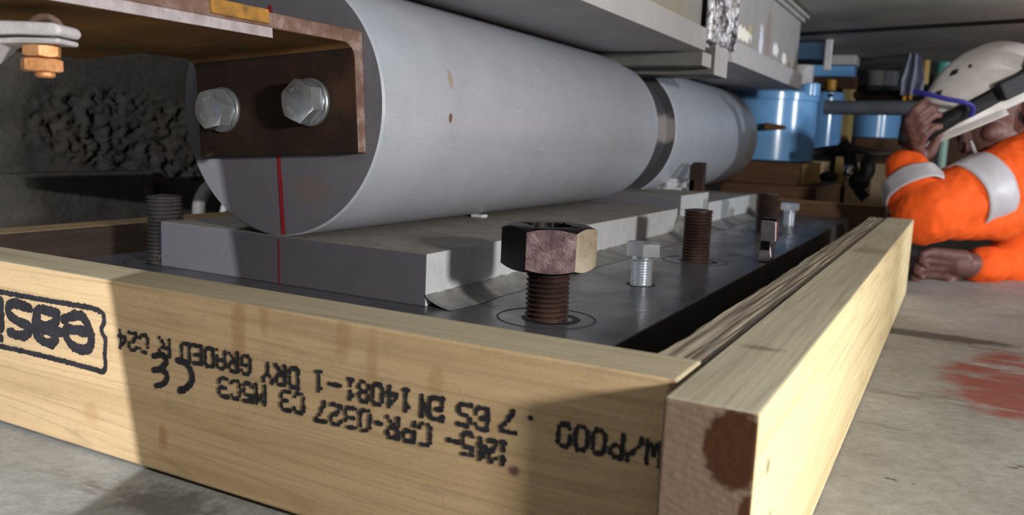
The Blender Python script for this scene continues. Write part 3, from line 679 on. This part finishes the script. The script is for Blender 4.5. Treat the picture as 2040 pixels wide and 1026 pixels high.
bm = bmesh.new(); a = on('y', 2.20, 1593, 190); b = on('y', 2.20, 1637, 166); r_ = (b.x-a.x)/2*1.05; lathe(bm, [(r_, a.z), (r_, b.z-.004), (r_-.004, b.z)], ((a.x+b.x)/2-.004, 2.20, 0)); obj('gland_nut', bm, 'blue', e, smooth=True)
bm = bmesh.new(); thread(bm, ((a.x+b.x)/2-.03, 2.2), .036, b.z-.004, b.z+.05, .008, .004); obj('ram', bm, 'galv', e, smooth=True)
bm = bmesh.new(); q = on('y', 2.25-jr, 1530, 245); prism(bm, [q, q+V((.05, 0, -.006)), q+V((.055, 0, -.016)), q+V((0, 0, -.022))], (0, -.05, 0)); tag(obj('port_lug', bm, 'rust_orange', e, bevel=.002), 'rusty lug')
e, jx2, jr2, jz2, jt2 = cyl('hydraulic_jack', 1590, 1682, 182, 300, 2.75, 'blue', 'second blue hydraulic jack half hidden behind the first one', 'jack', 'blue hydraulic jacks')
bm = bmesh.new(); q = on('y', 2.75-jr2-.001, 1657, 190); lathe(bm, [(.006, -.002), (.006, .002)], q, axis='y', seg=16); obj('bolt_hole', bm, 'black', e)
cyl('hydraulic_jack', 1690, 1800, 224, 274, 3.3, 'blue', 'short blue jack body seen between the pipe and the worker', 'jack', 'blue hydraulic jacks')
cyl('hydraulic_jack', 1698, 1798, 106, 170, 3.5, 'pipe', 'dull grey steel jack body hanging high behind the worker helmet', 'jack')
cyl('timber_post', 1665, 1702, 176, 292, 2.9, 'packer_gold', 'golden timber post between the blue jacks', 'post', seg=6)
cyl('timber_post', 1832, 1854, 96, 168, 3.0, 'packer_gold', 'beige post behind the hanging clear film', 'post', seg=4)
cyl('steel_post', 1852, 1876, 258, 560, 2.6, 'green_pale', 'pale green post between the hand and the face of the worker', 'post')
cyl('gas_cylinder', 1862, 1905, 112, 175, 3.1, 'teal', 'dark teal cylinder beside the front of the white helmet', 'cylinder')
cyl('steel_post', 1643, 1667, 158, 180, 2.7, 'yellow', 'short yellow screw post above the second blue jack', 'post')
def blk(name, px0, px1, py0, py1, y, dep, mats, label, cat, group=None, face=None, bev=.003, parent=None):
    a = on('y', y, px0, (py0+py1)/2); b = on('y', y, px1, (py0+py1)/2); zt_ = on('y', y, (px0+px1)/2, py0).z; zb = on('y', y, (px0+px1)/2, py1).z
    bm = bx(a.x, b.x, y, y+dep, max(zb, 0), zt_, face=face); o = obj(name, bm, mats, parent, bevel=bev, origin=((a.x+b.x)/2, y+dep/2, max(zb, 0)))
    if parent is None: tag(o, label, cat, group)
    return o
PK = ['packer_brown', 'packer_pale', 'packer_gold']
g = 'timber packers under the jacks'
blk('timber_packer', 1440, 1600, 322, 366, 2.02, .34, PK, 'dark brown timber packer directly under the first blue jack', 'timber packer', g, {'+x': 2})
blk('timber_packer', 1430, 1622, 367, 520, 1.95, .5, PK, 'large dark sleeper with pale cut end, lowest under the first blue jack', 'timber packer', g, {'+x': 1})
blk('timber_packer', 1640, 1684, 372, 520, 2.55, .2, PK, 'pale ended timber packer right of the large sleeper', 'timber packer', g, {'+x': 1, '-y': 0})
blk('timber_packer', 1676, 1716, 360, 520, 2.45, .2, ['packer_pale'], 'pale end of a packer low behind the black gauge', 'timber packer', g)
blk('timber_packer', 1596, 1640, 321, 350, 2.5, .2, ['packer_pale'], 'small light brown packer stacked right of the first jack', 'timber packer', g)
blk('timber_packer', 1655, 1682, 312, 520, 2.62, .2, ['packer_gold'], 'golden packer behind the black valve', 'timber packer', g)
blk('timber_packer', 1690, 1800, 275, 520, 3.25, .3, ['packer_brown'], 'dark packer under the short blue jack', 'timber packer', g)
blk('timber_packer', 1690, 1760, 325, 520, 3.0, .2, ['packer_pale'], 'pale packers behind the orange sleeve', 'timber packer', g)
blk('steel_beam_end', 1575, 1648, 84, 118, 2.35, .10, ['blue_dark', 'galv'], 'dark blue steel beam with bright end plate just under the ceiling', 'steel beam', None, {'+x': 1})
blk('end_plate', 1642, 1657, 78, 140, 2.34, .01, ['galv'], 'pale steel end plate', 'steel plate')
blk('timber_packer', 1655, 1724, 78, 110, 2.9, .2, ['packer_brown'], 'dark brown packer under the ceiling right of the steel beam', 'timber packer')
blk('timber_packer', 1724, 1815, 88, 104, 3.2, .2, ['packer_brown'], 'long thin dark packer under the ceiling above the grey jack body', 'timber packer')
blk('steel_block', 1655, 1706, 109, 129, 2.75, .1, ['bear_grey'], 'pale grey steel block beneath the brown packer', 'steel block')
blk('steel_block', 1612, 1700, 129, 152, 2.80, .1, ['blue'], 'flat blue steel block above the brown packer', 'steel block')
blk('timber_packer', 1612, 1706, 152, 176, 2.85, .1, ['packer_brown'], 'brown packer below the flat blue block', 'timber packer')
blk('jack_saddle', 1696, 1800, 170, 180, 3.45, .2, ['black'], 'black saddle plate below the grey jack body', 'plate')
blk('timber_stack', 1852, 2040, 112, 330, 3.6, .3, ['packer_brown'], 'dark timber stack in shadow behind the worker', 'timber stack')
# pipe, rusty rod and yellow clip
def hrod(name, pa, pb, y, r, mat, label, cat, par=None):
    a = on('y', y, *pa); b = on('y', y, *pb); bm = bmesh.new(); d = b-a; n_ = max(2, 4)
    tube(bm, [a+d*k/n_ for k in range(n_+1)], r, 24); o = obj(name, bm, mat, par, smooth=True, origin=a)
    if par is None: tag(o, label, cat)
    return o
hrod('steel_pipe', (1642, 214), (1850, 216), 2.35, .0215, 'pipe', 'thick grey steel pipe running across in front of the far jacks', 'pipe')
rd = hrod('steel_rod', (1700, 189), (1812, 189), 2.9, .014, 'rust_dark', 'rusty brown rod with a yellow clip at its right end', 'rod')
hrod('clip', (1800, 189), (1806, 189), 2.88, .022, 'yellow', '', '', rd); hrod('clip', (1812, 189), (1817, 189), 2.88, .018, 'yellow', '', '', rd)
# hanging clear film
bm = bmesh.new(); fx = on('y', 2.8, 1822, 90)
def film(u, v):
    py = 90+v*100; w = 8+26*min(1, v*1.5)*(1-.35*v); p = on('y', 2.8, 1822-6*v+(u-.5)*2*w*.9, py); p.y += .03*sin(u*15+v*4)+.015*noise.noise(V((u*6, v*6, 0))); return p
grid(bm, film, 40, 40); tag(obj('plastic_film', bm, 'film', smooth='all', origin=fx, mods=[('SOLIDIFY', dict(thickness=.0006))]), 'crumpled clear plastic film hanging beside the helmet', 'plastic film')
# black hydraulic valve with gauges and hose
vv = empty('hydraulic_valve', on('y', 2.0, 1680, 300), 'black hydraulic valve with hose couplings and ball ends next to the blue jack', 'hydraulic valve')
def vt(name, pts, r, mat='black', y=2.0):
    bm = bmesh.new(); tube(bm, smooth_path([on('y', y, *p) for p in pts], 5), r, 14); return obj(name, bm, mat, vv, smooth=True)
vt('coupling', [(1623, 305), (1650, 300), (1680, 298)], .013); vt('coupling', [(1678, 282), (1690, 300), (1692, 330)], .014); vt('hose', [(1690, 296), (1720, 300), (1745, 306), (1775, 305)], .0095, 'thread_dark')
vt('hose', [(1692, 300), (1700, 340), (1712, 380), (1725, 395)], .014)
def ball(name, px, py, r, mat, sc=(1, 1, 1), y=1.97):
    bm = bmesh.new(); bmesh.ops.create_uvsphere(bm, u_segments=24, v_segments=14, radius=r); bm.transform(Matrix.Translation(on('y', y, px, py)) @ Matrix.Diagonal((*sc, 1))); return obj(name, bm, mat, vv, smooth=True)
ball('gauge', 1692, 342, .020, 'chrome', (.8, .8, 1)); ball('ball_end', 1711, 362, .026, 'black'); ball('ball_end', 1650, 352, .018, 'black', (1.3, 1, .8)); ball('ball_end', 1728, 335, .022, 'black', (.9, .9, 1.6))

# ------------------------------------------------------------------ worker
def cap(bm, a, b, ra, rb, seg=20):
    a, b = V(a), V(b); n_ = 8; pts = []; rs = []; d = (b-a).normalized()
    for k in range(n_): t_ = k/n_*pi/2; pts.append(a-d*ra*cos(t_)); rs.append(max(ra*sin(t_), ra*.05))
    pts.append(a); rs.append(ra); pts.append(b); rs.append(rb)
    for k in range(1, n_+1): t_ = k/n_*pi/2; pts.append(b+d*rb*sin(t_)); rs.append(max(rb*cos(t_), rb*.05))
    tube(bm, pts, rs, seg)
def ell(bm, c, rad, rot=None):
    v = bmesh.ops.create_uvsphere(bm, u_segments=28, v_segments=18, radius=1)['verts']; m = Matrix.Translation(c) @ (rot or Matrix.Identity(4)) @ Matrix.Diagonal((*rad, 1))
    bmesh.ops.transform(bm, matrix=m, verts=v)
DP = 1.92
HC = at(1988, 222, DP)                                      # head centre
fwd = (-rt*.87-up*.40-fw*.12).normalized(); hup = (up-fwd*up.dot(fwd)).normalized(); hup = (hup*1.0-rt*.0).normalized(); hl = hup.cross(fwd).normalized()
HM = Matrix.Translation(HC) @ Matrix((fwd, hl, hup)).transposed().to_4x4()
ps = empty('person', (HC.x+.5, HC.y+.1, 0), 'worker in orange high visibility jacket and white helmet lying on the floor at right', 'person')
elb = at(1845, 425, DP-.12); wri = at(1815, 325, DP-.04); shl = at(2120, 305, DP-.02); 
elb2 = at(2010, 525, DP+.08); fist = at(1878, 520, DP-.05); shr = at(2130, 400, DP+.25)
bm = bmesh.new()
def H(x, y, z): return HM @ V((x, y, z))
rotm = Matrix((fwd, hl, hup)).transposed().to_4x4()
ell(bm, H(-.01, 0, .02), (.098, .076, .105), rotm); ell(bm, H(.035, 0, -.05), (.062, .060, .075), rotm)     # skull, face
ell(bm, H(.055, 0, -.098), (.036, .040, .028), rotm)                                                       # chin
cap(bm, H(.092, 0, -.005), H(.108, 0, -.042), .009, .014); ell(bm, H(.090, 0, -.075), (.014, .026, .012), rotm)  # nose, mouth
for s_ in (-1, 1):
    ell(bm, H(.075, s_*.030, .006), (.014, .018, .010), rotm); ell(bm, H(.06, s_*.042, -.03), (.028, .02, .022), rotm)
    ell(bm, H(-.012, s_*.078, -.025), (.020, .011, .033), rotm); ell(bm, H(-.003, s_*.078, -.052), (.012, .009, .012), rotm)
cap(bm, H(-.03, 0, -.05), shl.lerp(shr, .5)+V((-.02, 0, -.02)), .058, .07)                                                             # neck
# raised hand: palm + fingers curled round the black torch near the face
def hand(bm, w, palm_dir, fdir, side, sc=1.0, curl=1.0, tdir=None):
    """w wrist, palm_dir wrist->knuckles, fdir direction the fingers curl to, side = across the palm"""
    pd, fd, sd = palm_dir.normalized(), fdir.normalized(), side.normalized()
    k0 = w+pd*.085*sc
    cap(bm, w, w+pd*.02, .027*sc, .027*sc)
    for o_ in (-.027, -.009, .009, .027): cap(bm, w+sd*o_*.75*sc+pd*.012, k0+sd*o_*1.05*sc, .0165*sc, .0125*sc)
    for i, (o_, L) in enumerate(((-.030, .070), (-.010, .080), (.010, .076), (.030, .060))):
        L *= sc; p = k0+sd*o_*sc; a = pd; ang_ = [.45, 1.35, 2.3][:3]
        for j, (fr, an) in enumerate(zip((.45, .32, .23), ang_)):
            d_ = (pd*cos(an*curl)+fd*sin(an*curl)).normalized(); q_ = p+d_*L*fr; cap(bm, p, q_, (.0098-.0008*j)*sc, (.0090-.0009*j)*sc, 12); p = q_
    tb_ = w+sd*-.026*sc+pd*.022*sc; td = (tdir or (fd*.8+pd*.7-sd*.15)).normalized(); m_ = tb_+td*.040*sc; cap(bm, tb_, m_, .0145*sc, .0115*sc); cap(bm, m_, m_+(td*.5+sd*.55+fd*.3).normalized()*.032*sc, .011*sc, .0088*sc)
hand(bm, at(1818, 318, DP-.02), (up*.42-rt*.25-fw*.6), (rt*.85+up*.5), (-rt*.35+up*.75-fw*.2), 1.05, .95)
hand(bm, at(1925, 528, DP-.02), (-rt+up*.05), (-fw*.6-up*.75), (up*.75-fw*.45), 1.0, .9)
cap(bm, elb, wri, .040, .028); cap(bm, at(1985, 532, DP+.04), at(1925, 528, DP-.02), .036, .028)
body = obj('body', bm, 'skin', ps, smooth='all', mods=[('REMESH', dict(mode='VOXEL', voxel_size=.0028, use_smooth_shade=True)), ('SMOOTH', dict(factor=.5, iterations=3))])
# jacket: sleeves, shoulders, torso continuing out of frame to the right
NZ = D.textures.new('folds', 'CLOUDS'); NZ.noise_scale = .055; NZ.noise_depth = 3
bm = bmesh.new()
wr0 = at(1806, 340, DP-.055)
cap(bm, elb, wr0, .066, .046); cap(bm, elb, shl.lerp(elb, .5), .068, .076); cap(bm, shl.lerp(elb, .5), shl, .076, .085); cap(bm, elb.lerp(wr0, .45), elb.lerp(wr0, .75), .062, .052)
cap(bm, at(1880, 440, DP-.11), at(2010, 425, DP-.06), .042, .058)
cap(bm, at(2050, 330, DP+.1), shr, .115, .13); cap(bm, shr, elb2, .075, .060); cap(bm, elb2, at(1955, 528, DP), .045, .043)
tor = shl.lerp(shr, .6); hip = tor+V((.55, .22, -.08))
ell(bm, tor+V((.20, .08, -.03)), (.24, .19, .125)); cap(bm, tor+V((.16, .06, -.02)), hip, .14, .135)
cap(bm, at(1962, 322, DP+.0), at(2070, 320, DP+.05), .030, .075)
obj('jacket', bm, 'orange', ps, smooth='all', mods=[('REMESH', dict(mode='VOXEL', voxel_size=.0055, use_smooth_shade=True)), ('SMOOTH', dict(factor=.6, iterations=5)), ('DISPLACE', dict(texture=NZ, strength=.020, mid_level=.5, texture_coords='LOCAL')), ('SMOOTH', dict(factor=.4, iterations=2))])
def band(a, b, r0_, r1_, lab, w0=0, nseg=40):
    a, b = V(a), V(b); d = (b-a); bm = bmesh.new(); t_ = d.normalized(); n0 = t_.orthogonal().normalized(); bb_ = t_.cross(n0)
    def f(u, v):
        th = u*2*pi; r = r0_+(r1_-r0_)*v; r += .004*noise.noise(V((cos(th)*2, sin(th)*2, v*1.5))); return a+d*v+(n0*cos(th)+bb_*sin(th))*r
    grid(bm, f, nseg, 10); bmesh.ops.remove_doubles(bm, verts=bm.verts, dist=.0004)
    return tag(obj('reflective_band', bm, 'band', ps, smooth='all', mods=[('SOLIDIFY', dict(thickness=.004, offset=0))]), lab)
u1 = shl.lerp(elb, .60); u0 = shl.lerp(elb, .86)
band(elb.lerp(shl, .24), elb.lerp(shl, .43), .0745, .0775, 'wide silver reflective band round the upper arm')
band(elb.lerp(wr0, .38), elb.lerp(wr0, .78), .0675, .058, 'silver reflective band round the forearm')
band(elb2.lerp(at(1955, 528, DP), -.35), elb2.lerp(at(1955, 528, DP), -.05), .062, .058, 'silver band on the far sleeve')
bm = bmesh.new(); tube(bm, smooth_path([at(1934, 283, DP-.05), at(1944, 305, DP-.07), at(1960, 318, DP-.08)], 6), .004, 8); tag(obj('collar_trim', bm, 'band', ps, smooth=True), 'pale collar trim')
# trousers and boots outside the frame
bm = bmesh.new()
for s_ in (-1, 1):
    k_ = hip+V((.42, .10+s_*.10, -.02)); cap(bm, hip+V((0, s_*.08, -.02)), k_, .095, .065); cap(bm, k_, k_+V((.42, .08*s_, -.03)), .062, .045); cap(bm, k_+V((.44, .08*s_, -.03)), k_+V((.46, .08*s_, -.075)), .042, .03)
obj('trousers', bm, 'orange', ps, smooth='all', mods=[('REMESH', dict(mode='VOXEL', voxel_size=.008, use_smooth_shade=True))])
# helmet
hm = empty('helmet', HC, None, None); hm.parent = ps; hm.location = HC-WLOC[ps.name]
def helmf(u, v, k=1.0):
    th = u*2*pi; ph = v*pi/2; rx_ = .150; ry_ = .112; rz = .135
    x = rx_*cos(th)*cos(ph)**.85*(1+.42*max(0, cos(th))**2*(1-v)**1.3); y = ry_*sin(th)*cos(ph)**.85; z = rz*sin(ph)
    x += -.004; ridge = .006*math.exp(-((y)/.022)**2)*sin(ph)
    return H(x*k, y*k, (z+ridge)*k+.012)
bm = bmesh.new(); grid(bm, lambda u, v: helmf(u, v*.985), 72, 30); bmesh.ops.remove_doubles(bm, verts=bm.verts, dist=.0003)
def brim(u, v):
    th = (u-.5)*2*1.15; r1 = 1.42*cos(th)**2+1*sin(th)**2+v*.05
    return H(.150*cos(th)*r1-.004, .112*sin(th)*(1+v*.08), .014-v*.012)
grid(bm, brim, 30, 6)
hs = obj('shell', bm, 'helmet', hm, smooth='all', mods=[('SOLIDIFY', dict(thickness=.004, offset=-1))])
bm = bmesh.new()
for vv_ in ((.20, .32, .72), ):
    pass
for (u_, v_, du, dv) in ((.075, .62, .030, .07), (.045, .42, .022, .06), (.135, .62, .012, .05)):
    a = [helmf(u_+i*du/6-du/2, v_-dv/2, 1.006) for i in range(7)]+[helmf(u_+du/2-i*du/6, v_+dv/2, 1.006) for i in range(7)]
    bm = bmesh.new(); bm.faces.new([bm.verts.new(p) for p in a]); obj('vent', bm, 'blackcloth', hm)
bm = bmesh.new()
def strapf(u, v):
    th = u*2*pi; tiltz = .046-.022*cos(th); k = 1.035
    z = tiltz+(v-.5)*.034; ph = math.asin(min(1, max(0, z/.135)))
    return H((.150*cos(th)*cos(ph)**.85*(1+.42*max(0, cos(th))**2*(1-ph/(pi/2))**1.3)-.004)*k, .112*sin(th)*cos(ph)**.85*k, z+.012)
grid(bm, strapf, 80, 4); obj('headlamp_strap', bm, 'black', hm, smooth='all', mods=[('SOLIDIFY', dict(thickness=.004))])
bm = bmesh.new(); ell(bm, H(.212, .005, .030), (.024, .040, .028), rotm); cap(bm, H(.20, .03, .030), H(.13, .085, .045), .020, .016); obj('headlamp', bm, 'black', hm, smooth='all')
bm = bmesh.new(); v = bmesh.ops.create_cube(bm, size=1)['verts']; bmesh.ops.transform(bm, matrix=Matrix.Translation(H(.03, .118, .052)) @ rotm @ Matrix.Diagonal((.085, .022, .042, 1)), verts=v); 
v = bmesh.ops.create_cube(bm, size=1)['verts']; bmesh.ops.transform(bm, matrix=Matrix.Translation(H(-.035, .112, .078)) @ rotm @ Matrix.Rotation(.5, 4, 'Y') @ Matrix.Diagonal((.045, .016, .030, 1)), verts=v)
obj('strap_buckle', bm, 'black', hm, bevel=.005)
bm = bmesh.new(); tube(bm, smooth_path([at(1820, 182, DP-.13), at(1850, 188, DP-.15), at(1890, 198, DP-.16), at(1922, 204, DP-.16), at(1938, 214, DP-.15), at(1934, 232, DP-.14)], 6), .005, 8); obj('chin_strap', bm, 'bluestrap', hm, smooth=True)
bm = bmesh.new()
ell(bm, H(-.035, 0, -.012), (.088, .083, .055), rotm); obj('hair', bm, 'hair', ps, smooth='all')
# torch held in the raised hand
tl = at(1812, 262, DP-.06); bm = bmesh.new()
cap(bm, tl, tl+rt*.075+up*.03, .017, .014); lathe(bm, [(.02, -.01), (.022, 0), (.022, .03)], tl+V((-.01, 0, -.01)), axis='x'); tag(obj('hand_torch', bm, 'black', smooth='all', origin=tl), 'black torch held up by the worker beside the helmet brim', 'torch')

# unseen work lamp, added behind the camera's left: its side flap cuts the beam
nP = V((.9229, .3275, .2025)).normalized(); bP = (V((-.50, .09, .13))-LB); bP = (bP-nP*bP.dot(nP)).normalized(); eP = bP.cross(nP)
wl = empty('added_work_lamp', (LB.x-.05, LB.y-.12, 0), 'unseen work lamp added behind the camera, its side flap casting shade', 'work lamp')
S0 = LB+bP*.30
bm = bmesh.new(); prism(bm, [S0-eP*.26, S0+eP*.26, S0+eP*.26+nP*.5, S0-eP*.26+nP*.5], bP*.002); obj('flap', bm, 'black', wl)  # added blocker that cuts the beam for the shade edge
bm = bmesh.new(); hp = S0+nP*.05; tube(bm, [hp+bP*-.001, LB+nP*.06-bP*.03], .006, 8); obj('flap_arm', bm, 'black', wl)
bm = bmesh.new(); q = LB-bP*.03; prism(bm, [q-eP*.05-nP*.06, q+eP*.05-nP*.06, q+eP*.05+nP*.06, q-eP*.05+nP*.06], -bP*.05); obj('housing', bm, 'yellow', wl, bevel=.004)
bm = bmesh.new(); tube(bm, [V((LB.x-.05, LB.y-.12, .0)), V((LB.x-.05, LB.y-.12, .95)), LB-bP*.06], .012, 12); obj('stand', bm, 'black', wl, smooth=True)
